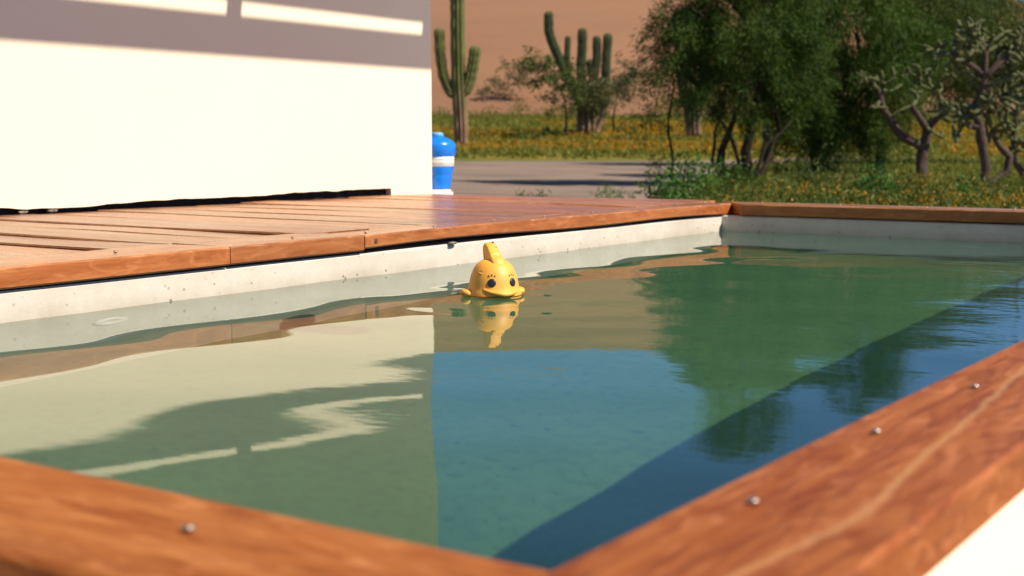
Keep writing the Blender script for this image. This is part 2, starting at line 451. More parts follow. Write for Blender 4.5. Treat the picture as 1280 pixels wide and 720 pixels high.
# round plug in the face of the third length
m = MB(); m.lathe([(.0082, -.004), (.0082, .0008), (.0066, .0016)], 18)
o = m.build('plug', M['plug'], lb[2], smooth=True); o.location = (.045, -.0755, -.018); o.rotation_euler = (rad(90), 0, 0)

# water sheet with gentle swell
def wave(x, y):
    h = 0
    for a, kx, ky, p in [(.00042, 5.2, 9.5, .3), (.00030, -8.5, 13.0, 1.9), (.00012, 15.0, 19.0, 4.0), (.00009, -21.0, 17.0, 2.2)]:
        h = h + a * np.sin(kx * x + ky * y + p)
    # rings spreading from the toy
    r = np.hypot(x + 1.80, y - 2.63)
    h = h + .00012 * np.sin(r * 62) * np.exp(-((r - .16) / .16) ** 2)
    # a broad soft ridge of swell right of the toy
    for (px, py, a, k, sg, wd) in [(765, 398, .00040, 22, .17, .34), (470, 505, .00030, 21, .20, .40)]:
        q = at(px, py, 1) - CAM; q = q * ((WZ - CZ) / q[2]); L = math.hypot(q[0], q[1]); ux, uy = q[0] / L, q[1] / L
        al = (x - q[0]) * ux + (y - q[1]) * uy; ac = (x - q[0]) * -uy + (y - q[1]) * ux
        h = h + a * np.sin(k * (al + .25 * ac)) * np.exp(-(al / sg) ** 2 - (ac / wd) ** 2)
    return h
nx, ny = 150, 340
gx = np.linspace(IX0 - .004, IX1 + .004, nx); gy = np.linspace(IY0 - .004, IY1 + .004, ny)
X, Y = np.meshgrid(gx, gy); Z = WZ + wave(X, Y)
vs = np.stack([X, Y, Z], -1).reshape(-1, 3)
i = np.arange(ny - 1)[:, None] * nx + np.arange(nx - 1)[None, :]
fc = np.stack([i, i + 1, i + nx + 1, i + nx], -1).reshape(-1, 4)
m = MB(); m.v = vs.tolist(); m.n = len(vs); m.f = fc
wat = m.build('water', M['water'], smooth=True)
tag(wat, 'still green blue pool water reflecting wall, dune and trees', kind='structure')
wat.cycles.is_caustics_caster = True

# stone chip wedged in the gap under the third board
m = MB(); bm = bmesh.new(); bmesh.ops.create_icosphere(bm, subdivisions=2, radius=1)
for v in bm.verts:
    v.co *= 1 + .35 * (mnoise.noise(v.co * 1.7)); v.co = Vector((v.co.x * .011, v.co.y * .017, v.co.z * .0045))
m.add([tuple(v.co) for v in bm.verts], [[v.index for v in f.verts] for f in bm.faces]); bm.free()
o = m.build('stone_chip', M['mortar'], None, loc=(-2.388, 3.276, zt + .0035))
tag(o, 'small brown stone chip wedged in the gap under the coping', 'stone')

# ------------------------------------------------------------------ the deck
deck = empty('wooden_deck', (-3.3, 3.0, 0), 'sunlit deck of wide uneven planks between white wall and pool', 'deck')
WX = -4.057
edges = [.40, .61, .80, 1.0, 1.2, 1.4, 1.6, 1.79, 1.985, 2.2, 2.39, 2.635, 2.81, 3.08, 3.345, 3.585, 3.82, 4.07, 4.29, 4.52, 4.74, 4.96, 5.18, 5.40]
gaps = {2.2: .014, 2.81: .016, 1.985: .010, 3.345: .009, 4.07: .010}
for k in range(len(edges) - 1):
    y0, y1 = edges[k] + gaps.get(edges[k], .008) / 2, edges[k + 1] - gaps.get(edges[k + 1], .008) / 2
    end = -2.592 if y1 < 2.87 else -2.537
    x0 = WX + .004 + random.uniform(0, .02); x1 = end - random.uniform(0.0, .006)
    if y0 > 5.1: x1 = -2.545
    sk = random.uniform(-.006, .006)
    board('plank', x1 - x0, y1 - y0, .028, M['plank'], deck, (x0, (y0 + y1) / 2, TOP - random.uniform(.0, .006) - (.004 if y1 < 2.87 else 0)), sk / 1.5, warp=.0012, seed=100 + k)
m = MB(); m.box(WX + .01, OX0 - .003, .42, 5.38, -.2, TOP - .05)
part(m, 'sub_base', M['tar'], deck)

# ------------------------------------------------------------------ the white building with its slatted porch roof
bld = empty('white_building', (-6.5, 1.0, 0), 'white plastered building with projecting slatted roof and ragged wall foot', 'building')
BY0, BY1, BX0, BZ1 = -5.0, 5.394, -9.0, 3.05
m = MB()
zj = .66
m.add([(WX, BY0, zj), (WX, BY1, zj), (WX, BY1, BZ1), (WX, BY0, BZ1)], [(0, 1, 2, 3)])
m.add([(BX0, BY0, BZ1), (WX, BY0, BZ1), (WX, BY1, BZ1), (BX0, BY1, BZ1)], [(0, 1, 2, 3)])
m.add([(BX0, BY1, -.2), (WX, BY1, -.2), (WX, BY1, BZ1), (BX0, BY1, BZ1)], [(3, 2, 1, 0)])
m.add([(BX0, BY0, -.2), (WX, BY0, -.2), (WX, BY0, BZ1), (BX0, BY0, BZ1)], [(0, 1, 2, 3)])
m.add([(BX0, BY0, -.2), (BX0, BY1, -.2), (BX0, BY1, BZ1), (BX0, BY0, BZ1)], [(3, 2, 1, 0)])
q_ = at(489, 240, 1); YG = float(q_[1] / q_[0] * WX)
ys = np.concatenate([np.arange(BY0, YG, .035), [YG]]); zb = []
for y in ys:
    z = TOP + .012 + .020 * max(0, min(1, (y - 2.2) / 2.8)) + .012 * mnoise.noise(Vector((y * 2.3, 1, 2))) + .006 * mnoise.noise(Vector((y * 11, 4, 2)))
    zb.append(max(TOP + .004, z))
for k in range(len(ys) - 1):
    m.add([(WX, ys[k], zb[k]), (WX, ys[k+1], zb[k+1]), (WX, ys[k+1], zj), (WX, ys[k], zj)], [(0, 1, 2, 3)])
    m.add([(WX - .03, ys[k], zb[k]), (WX - .03, ys[k+1], zb[k+1]), (WX, ys[k+1], zb[k+1]), (WX, ys[k], zb[k])], [(0, 1, 2, 3)])
m.add([(WX, YG, TOP - .06), (WX, BY1, TOP - .06), (WX, BY1, zj), (WX, YG, zj)], [(0, 1, 2, 3)])
m.add([(WX - .03, YG, TOP - .06), (WX, YG, TOP - .06), (WX, YG, zb[-1]), (WX - .03, YG, zb[-1])], [(0, 1, 2, 3)])
part(m, 'wall', M['plaster'], bld)
m = MB(); m.box(BX0 + .1, WX - .03, BY0 + .05, BY1 - .03, -.2, zj + .02)
part(m, 'foundation', M['tar'], bld)
for k in range(3):
    y = random.choice([1.9, 2.7, 2.9, 3.1, 3.6, 3.75, 4.0, 4.1, 4.3, 2.2]) + random.uniform(-.1, .1)
    bm = bmesh.new(); bmesh.ops.create_icosphere(bm, subdivisions=1, radius=1); m = MB()
    s = random.uniform(.006, .011)
    m.add([tuple(Vector((v.co.x * s, v.co.y * s * 2.6, v.co.z * s * .8)) * (1 + .4 * mnoise.noise(v.co * 2 + Vector((k, 0, 0))))) for v in bm.verts], [[v.index for v in f.verts] for f in bm.faces]); bm.free()
    o = m.build('mortar_crumb', M['mortar'], bld, loc=Vector((WX - .008, y, TOP + .005)) - Vector(bld.location))
RZ = 2.90                                     # underside of the porch roof
TE = math.tan(SUN_EL) / math.cos(SUN_AZ); TA = math.tan(SUN_AZ)
P_OUT, P_IN, P_MAIN = (RZ - 1.140) / TE, (RZ + .04 - 1.308) / TE, (RZ - 1.362) / TE
def roofpiece(name, x0, x1, y0, y1, z0, z1):
    m = MB(); m.box(x0, x1, y0, y1, z0, z1); return part(m, name, M['roofing'], bld)
roofpiece('roof_slab', WX + .003, WX + P_MAIN, BY0, 5.90, RZ, RZ + .04)
roofpiece('edge_beam', WX + P_IN, WX + P_OUT, BY0, 5.90, RZ, RZ + .04)
yy = 5.320 + P_IN * TA
roofpiece('rafter', WX + P_MAIN + .0005, WX + P_IN - .0005, yy, 5.90, RZ + .001, RZ + .039)
for k in range(8):
    y = 4.028 + P_IN * TA - k * 1.29
    roofpiece('rafter', WX + P_MAIN + .0005, WX + P_IN - .0005, y, y + .080, RZ + .001, RZ + .039)
for k in range(8):
    y = 5.70 - k * 1.29
    roofpiece('joist', WX + .003, WX + P_MAIN - .02, y, y + .05, RZ + .041, RZ + .14)

# white ledge behind the corner and the blue jug on it
m = MB(); q_ = at(568, 240, 1); m.box(-5.2, q_[0] / q_[1] * 5.86, 5.412, 5.86, -.1, TOP - .004)
o = m.build('plaster_ledge', M['plaster'], None); bm = bmesh.new(); bm.from_mesh(o.data)
bmesh.ops.bevel(bm, geom=bm.edges[:], offset=.012, segments=2, affect='EDGES'); bm.to_mesh(o.data); bm.free()
tag(o, 'low white plastered ledge beyond the wall corner under the blue jug', 'ledge')
M['jug'] = plain('blue_plastic', (.008, .20, .80), .25, .5, 0, .04, 6)
M['jugcap'] = plain('light_blue_plastic', (.13, .42, .86), .35, .5, 0, .04, 6)
def labelmat():
    t = NT('printed_label'); oc = t.coord('Object')
    sx = t.n('ShaderNodeSeparateXYZ'); t.link(oc, sx.inputs[0])
    br = t.noise(t.mapping(oc, (150, 150, 4)), 1, 2)
    rows = t.math('LESS_THAN', t.math('ABSOLUTE', t.math('SUBTRACT', sx.outputs[2], .158)), .0045)
    rows2 = t.math('LESS_THAN', t.math('ABSOLUTE', t.math('SUBTRACT', sx.outputs[2], .135)), .003)
    mk = t.math('MULTIPLY', t.math('MAXIMUM', rows, t.math('MULTIPLY', rows2, t.math('GREATER_THAN', sx.outputs[0], .02))), t.rng(br, .4, .6, .15, .75))
    c = t.mix(mk, (.74, .72, .68, 1), (.25, .27, .33, 1))
    t.pbr(c, .5); return t.m
jl = at(546.5, 236.5, 1.0) - CAM; jl = CAM + jl * ((TOP - .004 - CZ) / jl[2])
jug = empty('plastic_jug', jl, 'bright blue plastic jug with white label band beside the wall corner', 'jug')
k = .29 / 70
prof = [(.066, 0), (.072, .004), (.0745, .014), (.079, .058), (.0815, .0655), (.079, .072), (.0835, .080), (.0895, .118), (.0905, .172), (.099, .182), (.1015, .228), (.099, .240), (.085, .253), (.060, .268), (.036, .276), (.030, .278)]
prof = [(r * .98, z) for r, z in prof]
m = MB(); m.lathe(prof, 48); m.build('body', M['jug'], jug, smooth=True)
m = MB(); m.lathe([(.0876, .121), (.0896, .123), (.0906, .170), (.0890, .172)], 48); m.build('label_band', labelmat(), jug, smooth=True)
m = MB(); m.lathe([(.029, .274), (.034, .275), (.0345, .290), (.031, .297), (.012, .299)], 28); m.build('cap', M['jugcap'], jug, smooth=True)

# ------------------------------------------------------------------ the floating toy
M['toy'] = plain('yellow_rubber', (.88, .42, .06), .5, .5, 0, .05, 40)
M['black'] = plain('black_paint', (.018, .02, .025), .35)
M['red'] = plain('red_paint', (.62, .06, .02), .45)
M['seam'] = plain('dirty_seam', (.30, .12, .02), .7, .3, 0, .6, 200)
tp = CAM + (at(617.2, 373, 1) - CAM) * ((WZ - CZ) / (at(617.2, 373, 1) - CAM)[2])
tv = np.arctan2(-tp[1], -tp[0])                         # from the toy towards the camera
tp = tp + np.array([-math.cos(tv), -math.sin(tv), 0]) * .055
face = tv + rad(22)                                     # it looks a little past the lens
toy = empty('bath_toy', tp, 'yellow rubber bath toy with crest, dark eyes and lashes floating', 'toy', None, face)
def dome(u, v):
    """local x forward, y left; u azimuth, v height angle -90..90 deg"""
    z = math.sin(v); c = math.cos(v)
    zz = z * (.089 if z > 0 else .045)
    r = .0610 * (c ** .63 if c > 0 else 0)
    flare = .006 * math.exp(-((zz - .004) / .010) ** 2)
    rr = r + flare * (c > .3)
    return np.array([rr * 1.04 * math.cos(u), rr * math.sin(u), zz])
nu, nv = 56, 36; vs = []; fs = []
for j in range(nv + 1):
    v = -math.pi / 2 + math.pi * j / nv
    for i_ in range(nu): vs.append(dome(2 * math.pi * i_ / nu, v))
for j in range(nv):
    for i_ in range(nu): fs.append((j*nu+i_, j*nu+(i_+1) % nu, (j+1)*nu+(i_+1) % nu, (j+1)*nu+i_))
m = MB(); m.add(vs, fs); body = m.build('body', M['toy'], toy, smooth=True)
bm = bmesh.new(); bm.from_mesh(body.data); bmesh.ops.remove_doubles(bm, verts=bm.verts, dist=1e-5); bmesh.ops.recalc_face_normals(bm, faces=bm.faces); bm.to_mesh(body.data); bm.free()
body.data.polygons.foreach_set('use_smooth', [True] * len(body.data.polygons))
def on_body(u, z):
    v = math.asin(max(-1, min(1, z / .089))); p = dome(u, v)
    e = 1e-3; n = np.cross(dome(u + e, v) - p, dome(u, v + e) - p); return p, n / np.linalg.norm(n)
# beak-like smile: a crescent lip round the front
def crescent(zend, zmid, amp, rad_mid, mat, name):
    pts = []; rr = []; N = 22
    for k_ in range(N + 1):
        t_ = -1 + 2 * k_ / N; u = t_ * rad(51)
        z = zmid + (zend - zmid) * abs(t_) ** 1.8
        p, n = on_body(u, z); bulge = amp * (1 - t_ * t_)
        pts.append(p + n * (bulge - .003)); rr.append(rad_mid * (1 - .72 * abs(t_) ** 1.6))
    m = MB(); m.tube(pts, rr, 14); return m.build(name, mat, toy, smooth=True)
crescent(.024, .0085, .0075, .0066, M['toy'], 'lip')
for side in (-1, 1):
    u = side * rad(27.5); p, n = on_body(u, .0365)
    m = MB(); N = 24; vs = [p + n * .0022]
    up = np.array([0, 0, 1.0]); a = np.cross(up, n); a /= np.linalg.norm(a); bb_ = np.cross(n, a)
    rings = [(.5, .0021), (.85, .0016), (1.0, .0004), (1.02, -.004)]
    for f_, hgt in rings:
        for k_ in range(N):
            th = 2 * math.pi * k_ / N
            vs.append(p + .0101 * f_ * (math.cos(th) * a + math.sin(th) * bb_) + n * (hgt - .0012 * f_ * f_ * 0))
    fs = [(0, 1 + k_, 1 + (k_ + 1) % N) for k_ in range(N)]
    for j in range(3):
        for k_ in range(N): fs.append((1+j*N+k_, 1+(j+1)*N+k_, 1+(j+1)*N+(k_+1) % N, 1+j*N+(k_+1) % N))
    m.add(vs, fs); m.build('eye', M['black'], toy, smooth=True)
    for q in (-1, 0, 1):
        p0, n0 = on_body(u + q * rad(6.5), .0505 + (.0018 if q == 0 else 0))
        p1, n1 = on_body(u + q * rad(8.5), .0545 + (.0022 if q == 0 else 0))
        m = MB(); m.tube([p0 + n0 * .0002, (p0 + p1) / 2 + n0 * .0004, p1 + n1 * .0002], [.0010, .0015, .0009], 8); m.build('eyelash', M['black'], toy, smooth=True)
    # side fin lying at the water line
    m = MB(); cc = np.array([-.006, side * .066, .008]); vs = []; fs = []
    for j in range(13):
        v = -math.pi / 2 + math.pi * j / 12
        for i_ in range(20):
            u_ = 2 * math.pi * i_ / 20
            q = np.array([.021 * math.cos(v) * math.cos(u_), .0150 * math.cos(v) * math.sin(u_), .0110 * math.sin(v)])
            q[2] += abs(q[1]) * .12
            vs.append(cc + q)
    for j in range(12):
        for i_ in range(20): fs.append((j*20+i_, j*20+(i_+1) % 20, (j+1)*20+(i_+1) % 20, (j+1)*20+i_))
    m.add(vs, fs); f_ = m.build('fin', M['toy'], toy, smooth=True)
    m = MB(); m.tube([cc + np.array([x_, side * .0125, .0005]) for x_ in (-.007, 0, .007, .011)], [.001, .0028, .0025, .001], 8)
    m.build('fin_tip', M['red'], f_, smooth=True)
# crest: scalloped fin leaning back
out = [(.046, .045), (.043, .066), (.036, .083), (.026, .0935), (.016, .0965), (.012, .1010), (.010, .1065), (.002, .1085), (-.003, .1130), (-.008, .1190), (-.016, .1210), (-.021, .1240), (-.029, .1262), (-.037, .1245), (-.041, .119), (-.038, .106), (-.031, .092), (-.024, .078), (-.018, .060), (-.004, .050), (.02, .045)]
m = MB(); n_ = len(out); vs = []; fs = []
cen = np.mean(out, 0)
for yy_, sc in [(-.0155, .70), (-.0160, .86), (-.011, .97), (0, 1.0), (.011, .97), (.0160, .86), (.0155, .70)]:
    for (x_, z_) in out:
        q = cen + (np.array([x_, z_]) - cen) * (sc if z_ > .06 else .5 + .5 * sc)
        w_ = 1.0 if z_ < .09 else 1 - .22 * min(1, (z_ - .09) / .04)
        vs.append((q[0], yy_ * w_, q[1]))
for j in range(6):
    for k_ in range(n_): fs.append((j*n_+k_, j*n_+(k_+1) % n_, (j+1)*n_+(k_+1) % n_, (j+1)*n_+k_))
fs.append(tuple(range(n_))); fs.append(tuple(reversed([6*n_+k_ for k_ in range(n_)])))
m.add(vs, fs); crest = m.build('crest', M['toy'], toy, smooth=True)
bm = bmesh.new(); bm.from_mesh(crest.data); bmesh.ops.recalc_face_normals(bm, faces=bm.faces); bm.to_mesh(crest.data); bm.free()
for pts in ([(-.022, .1240), (-.026, .1258), (-.031, .1262)], [(-.004, .1105), (-.008, .1150), (-.012, .1180)]):
    m = MB(); m.tube([(x_, .0085, z_) for x_, z_ in pts], [.0018, .0030, .0018], 8); m.build('crest_edge', M['red'], crest, smooth=True)
# seam round the float line and the moulded curl on its brow
m = MB(); pts = [dome(2 * math.pi * k_ / 60, math.asin(.0045 / .089)) * np.array([1.004, 1.004, 1]) for k_ in range(61)]
m.tube(pts, [.0011] * 61, 6, cap=False); m.build('seam', M['seam'], toy, smooth=True)
pts = []
for k_ in range(11):
    t_ = k_ / 10; p, n = on_body(rad(-52) + rad(-30) * math.sin(t_ * 3.0) * .5, .066 - .010 * t_); pts.append(p)
m = MB(); m.tube(pts, [.0008 + .0010 * math.sin(math.pi * k_ / 10) for k_ in range(11)], 6); m.build('brow_curl', M['toy'], toy, smooth=True)
for c_ in toy.children_recursive: c_.cycles.is_caustics_receiver = True

# ------------------------------------------------------------------ ground, road, dune
def geo_axis(lo, hi, dense0, dense1, st, growth=1.25):
    a = list(np.arange(dense0, dense1 + 1e-6, st)); s_ = st
    while a[-1] < hi: s_ *= growth; a.append(min(hi, a[-1] + s_))
    s_ = st
    while a[0] > lo: s_ *= growth; a.insert(0, max(lo, a[0] - s_))
    return a
def ground_mat():
    t = NT('meadow_ground'); oc = t.coord('Object')
    n1 = t.noise(oc, .16, 5, .6); n2 = t.noise(oc, 1.4, 5, .65); n3 = t.noise(oc, 9, 4)
    c0 = t.ramp(n2, [(.3, (.34, .265, .185)), (.55, (.45, .35, .24)), (.75, (.52, .41, .29))])
    c1 = t.ramp(n2, [(.3, (.085, .095, .018)), (.55, (.145, .145, .033)), (.75, (.21, .17, .075))])
    d = t.n('ShaderNodeVectorMath'); d.operation = 'DOT_PRODUCT'; t.link(oc, d.inputs[0]); d.inputs[1].default_value = (HF[0], HF[1], 0)
    c = t.mix(t.rng(t.math('ADD', d.outputs['Value'], t.math('MULTIPLY', n1, 8)), 22, 30, 0, 1), c0, c1)
    bed = t.rng(d.outputs['Value'], 46, 50, 0, 1)
    yel = t.math('MULTIPLY', t.rng(n1, .46, .60, 0, 1), bed)
    yel = t.math('MULTIPLY', yel, t.rng(n3, .35, .6, .2, .9))
    yel = t.math('MULTIPLY', yel, t.rng(d.outputs['Value'], 74, 84, 1, .1))
    c = t.mix(t.math('MULTIPLY', yel, .8), c, (.50, .27, .02, 1))
    t.pbr(c, .95, t.bump(n2, .6, .08), .1)
    return t.m
xs = sorted(set(geo_axis(-4000, 3000, -50, 16, 2.0) + [OX0 + .02, OX1 - .02])); ysx = sorted(set(geo_axis(-1500, 6000, -10, 100, 2.0) + [OY0 + .02, OY1 - .02]))
xs, ysx = np.array(xs), np.array(ysx)
X, Y = np.meshgrid(xs, ysx); Z = ground_z(X, Y)
Z = Z + np.where((X * HF[0] + Y * HF[1]) > 50, .06 * np.sin(X * .7 + Y * .31) * np.sin(Y * .53 - X * .2), 0)
m = MB(); m.v = np.stack([X, Y, Z], -1).reshape(-1, 3).tolist(); m.n = len(m.v); NXg = len(xs)
cells = []
for j in range(len(ysx) - 1):
    for i_ in range(NXg - 1):
        xm, ym = (xs[i_] + xs[i_+1]) / 2, (ysx[j] + ysx[j+1]) / 2
        if OX0 < xm < OX1 and OY0 < ym < OY1: continue
        q = j * NXg + i_; cells.append((q, q + 1, q + NXg + 1, q + NXg))
m.f = np.array(cells)
tag(m.build('ground', ground_mat(), smooth=True), 'green and yellow meadow ground round the pool', kind='structure')

def gravel_mat():
    t = NT('gravel'); oc = t.coord('Object')
    n1 = t.noise(oc, .5, 4, .6); n2 = t.noise(oc, 26, 4, .7); n3 = t.noise(t.mapping(oc, (.5, 1.2, 1)), .9, 3)
    c = t.ramp(n2, [(.3, (.15, .108, .080)), (.55, (.26, .188, .138)), (.75, (.38, .28, .205))])
    c = t.mix(t.rng(n1, .45, .7, 0, .5), c, (.30, .235, .185, 1))
    c = t.mix(t.rng(n3, .52, .70, 0, .6), c, (.13, .11, .075, 1)); c = t.mix(t.rng(t.noise(t.mapping(oc, (.12, .35, 1)), 1.5, 5), .5, .62, 0, .5), c, (.10, .08, .07, 1))
    t.pbr(c, .95, t.bump(n2, .8, .02), .15); return t.m
m = MB(); rows = [(-900, 3, 40), (-200, 5, 42), (400, 8, 43.5), (620, 10, 44), (780, 13, 44), (850, 19, 44.5), (905, 31, 45.5), (960, 40, 47), (1080, 46, 52), (1180, 50, 57), (1400, 57, 67), (1900, 75, 95)]
NR = 14; vs = []
for x_, d0, d1 in rows:
    for k_ in range(NR):
        d = d0 + (d1 - d0) * k_ / (NR - 1) + (.5 * mnoise.noise(Vector((x_ * .02, k_, 0))) if k_ in (0, NR - 1) else 0)
        p = along(d, (x_ - 640) / 1728 * d)
        vs.append((p[0], p[1], float(ground_z(p[0], p[1])) + .012))
fs = [(i_*NR+k_, (i_+1)*NR+k_, (i_+1)*NR+k_+1, i_*NR+k_+1) for i_ in range(len(rows) - 1) for k_ in range(NR - 1)]
m.add(vs, fs); tag(m.build('gravel_road', gravel_mat(), smooth=True), 'grey gravel road crossing behind the deck', kind='structure')

def sand_mat():
    t = NT('dune_sand'); oc = t.coord('Object')
    n1 = t.noise(t.mapping(oc, (.02, .02, .05)), 1, 5, .6); n2 = t.noise(oc, 2.5, 5, .7); n3 = t.noise(oc, .22, 4)
    c = t.ramp(n1, [(.3, (.20, .104, .056)), (.55, (.265, .140, .076)), (.75, (.32, .175, .093))])
    c = t.mix(t.rng(n3, .5, .75, 0, .25), c, (.22, .14, .09, 1))
    t.pbr(c, .95, t.bump(t.math('ADD', n2, n3), .5, .12), .1); return t.m
CX = [-4000, -800, 300, 860, 1000, 1150, 1270, 1500, 2200, 4000]; CY = [60, 190, 256, 253, 238, 200, 166, 110, 40, 10]
ds = np.concatenate([np.linspace(88, 150, 26), np.linspace(156, 330, 40), np.linspace(345, 900, 14)]); pxs = np.linspace(-2200, 3400, 120)
DD, PX = np.meshgrid(ds, pxs, indexing='ij'); crest_z = np.interp(PX, CX, CY) / 1728 * 300 + .805
u = np.clip((DD - 90) / 210, 0, 1); rise = 1 - (1 - u) ** 1.35; rise = np.where(DD > 300, 1 - ((DD - 300) / 600) * .9, rise)
LAT = (PX - 640) / 1728 * DD; PXW = HF[0] * DD + RT[0] * LAT; PYW = HF[1] * DD + RT[1] * LAT
und = .5 * np.sin(LAT * .05 + DD * .03) + .35 * np.sin(LAT * .13 - DD * .05 + 1) + .8 * np.sin(LAT * .021 + 2)
ZD = 1.9 + (crest_z - 1.9) * rise + und * np.clip((DD - 92) / 40, 0, 1) * np.clip((320 - DD) / 60, 0, 1)
ZD[0] -= 1.0
def dune_z(px, d):
    return float(np.interp(d, ds, [ZD[i_, int(np.argmin(abs(pxs - px)))] for i_ in range(len(ds))]))
m = MB(); m.v = np.stack([PXW, PYW, ZD], -1).reshape(-1, 3).tolist(); m.n = len(m.v)
i_ = np.arange(len(ds) - 1)[:, None] * len(pxs) + np.arange(len(pxs) - 1)[None, :]
m.f = np.stack([i_, i_ + 1, i_ + len(pxs) + 1, i_ + len(pxs)], -1).reshape(-1, 4)
tag(m.build('sand_dune', sand_mat(), smooth=True), 'tall bare brown sand dune rising behind the meadow', kind='structure')

# ------------------------------------------------------------------ foliage
def leaves(cent, per, spread, ll, lw, droop, outw=None, upright=0.0):
    """loose leaf quads scattered round clump centres; returns (n,4,3)"""
    cent = np.asarray(cent); n = len(cent) * per
    c = np.repeat(cent, per, 0)
    p = c + R.normal(size=(n, 3)) * np.asarray(spread)
    d = R.normal(size=(n, 3)); d /= np.linalg.norm(d, axis=1)[:, None]
    if outw is not None: d += np.repeat(outw, per, 0) * .7
    d[:, 2] += upright - droop; d /= np.linalg.norm(d, axis=1)[:, None]
    s_ = R.normal(size=(n, 3)); s_ = np.cross(d, s_); s_ /= np.linalg.norm(s_, axis=1)[:, None]
    L = ll * R.uniform(.6, 1.3, (n, 1)); Wd = lw * R.uniform(.7, 1.2, (n, 1))
    return np.stack([p, p + d * L * .45 + s_ * Wd * .5, p + d * L, p + d * L * .45 - s_ * Wd * .5], 1)
def blob_points(c, r, n, shell=.45):
    v = R.normal(size=(n, 3)); v /= np.linalg.norm(v, axis=1)[:, None]
    k_ = R.uniform(0, 1, (n, 1)) ** shell
    return np.asarray(c) + v * k_ * np.asarray(r), v
M['leaf_dark'] = leafmat('mesquite_leaf', (.016, .036, .006), (.048, .090, .014), (.11, .155, .027))
M['leaf_olive'] = leafmat('olive_leaf', (.032, .055, .012), (.068, .098, .022), (.13, .15, .042))
M['leaf_bright'] = leafmat('broad_leaf', (.035, .085, .018), (.07, .15, .03), (.12, .22, .05), .35)
M['leaf_dry'] = leafmat('dry_leaf', (.07, .075, .03), (.11, .11, .045), (.16, .14, .06))
M['bark'] = plain('dark_bark', (.034, .024, .018), .95, .1, 0, .5, 14, .9)
M['bark_pale'] = plain('pale_bark', (.22, .16, .12), .95, .1, 0, .4, 9, .9)

def blob(px, py, d, rx, ry, rd=None):
    """crown lobe: centre seen at (px,py), d metres away, radii given as they look in the photo"""
    c = at(px, py, d); k_ = d / 1728
    return c, (rx * k_, (rd or rx) * k_, ry * k_)
def bent(a, b_, n=6, bend=.12):
    a, b_ = np.array(a, float), np.array(b_, float); L = np.linalg.norm(b_ - a)
    off = R.normal(size=3) * L * bend; pts = []
    for k_ in range(n):
        t_ = k_ / (n - 1); pts.append(a + (b_ - a) * t_ + off * math.sin(math.pi * t_) + R.normal(size=3) * L * .012 * (0 < k_ < n - 1))
    return pts
def tree(name, label, cat, trunks, blobs, leafm, barkm, clumps, per, ll, lw, droop, spread=.17, group=None, tr=.09):
    """trunks: list of polylines; blobs: crown lobes (centre, radii)"""
    base = np.array(trunks[0][0]); root = empty(name, base, label, cat, group)
    wood_ = MB(); lv = MB(); tops = []
    for k_, tpl in enumerate(trunks):
        r0 = tr * (.92, .72, .5, .36, .34, .34)[k_]; n = len(tpl)
        dense = []
        for a, b_ in zip(tpl[:-1], tpl[1:]): dense += bent(a, b_, 4, .05)[:-1]
        dense.append(np.array(tpl[-1])); nd = len(dense)
        wood_.tube([p - base for p in dense], [r0 * (1.35 - .9 * q / (nd - 1)) if q else r0 * 1.7 for q in range(nd)], 9, jitter=.15); tops.append(np.array(tpl[-1]))
    for c, r in blobs:
        tpn = min(tops, key=lambda q: np.linalg.norm(q - c))
        bp = bent(tpn, c, 6, .10); wood_.tube([p - base for p in bp], [tr * .5 * (1 - .13 * q) for q in range(6)], 6, jitter=.1)
        vol = (r[0] * r[1] * r[2]) ** (2 / 3)
        n = max(6, int(clumps * vol)); pts, out_ = blob_points(c, r, n)
        for q in range(0, n, max(1, n // 9)):
            tw = bent(c, pts[q], 4, .1); wood_.tube([p - base for p in tw], [tr * .17, tr * .12, tr * .08, tr * .04], 4)
        out_ = out_ * np.array([1, 1, .4])
        # each clump is a short hanging spray
        ax = out_ + np.array([0, 0, -droop]); ax /= np.linalg.norm(ax, axis=1)[:, None]
        sub = (pts[:, None, :] + ax[:, None, :] * np.linspace(0, spread * 3.2, 4)[None, :, None]).reshape(-1, 3)
        lv.quads(leaves(sub - base, per, spread * .5, ll, lw, droop, np.repeat(out_, 4, 0)))
    wood_.build('trunk', barkm, root, smooth=True)
    lv.build('crown', leafm, root)
    return root
G = lambda px, py, d: at(px, py, d)
def foot(px, d):
    p = at(px, 200, d); p[2] = float(ground_z(p[0], p[1])) - .03; return p

tree('mesquite_tree', 'large dark mesquite tree with twin bare trunks left of the chollas', 'tree',
     [[foot(936, 24), G(932, 190, 24), G(945, 130, 24), G(950, 60, 24)], [foot(906, 24), G(903, 185, 24.2), G(915, 155, 24.1), G(925, 120, 24)],
      [foot(938, 24.2), G(962, 195, 24.3), G(975, 165, 24.4)], [foot(910, 24.1), G(890, 200, 24.1), G(893, 165, 24.1), G(905, 130, 24)], [foot(940, 23.9), G(958, 180, 23.9), G(990, 150, 24)], [foot(934, 24.1), G(915, 175, 24), G(895, 145, 24), G(878, 110, 24)]],
     [blob(868, 35, 24, 44, 42), blob(850, 85, 24, 26, 22), blob(885, -45, 24, 42, 50), blob(935, 50, 24, 62, 55), blob(930, -60, 24.5, 62, 68), blob(938, -145, 24.5, 38, 45), blob(985, 20, 24.5, 48, 66),
      blob(990, -60, 25, 42, 50), blob(905, 115, 24, 36, 26), blob(985, 105, 25, 44, 42), blob(845, 20, 24, 28, 24)],
     M['leaf_dark'], M['bark'], 100, 50, .12, .017, .8, .16)
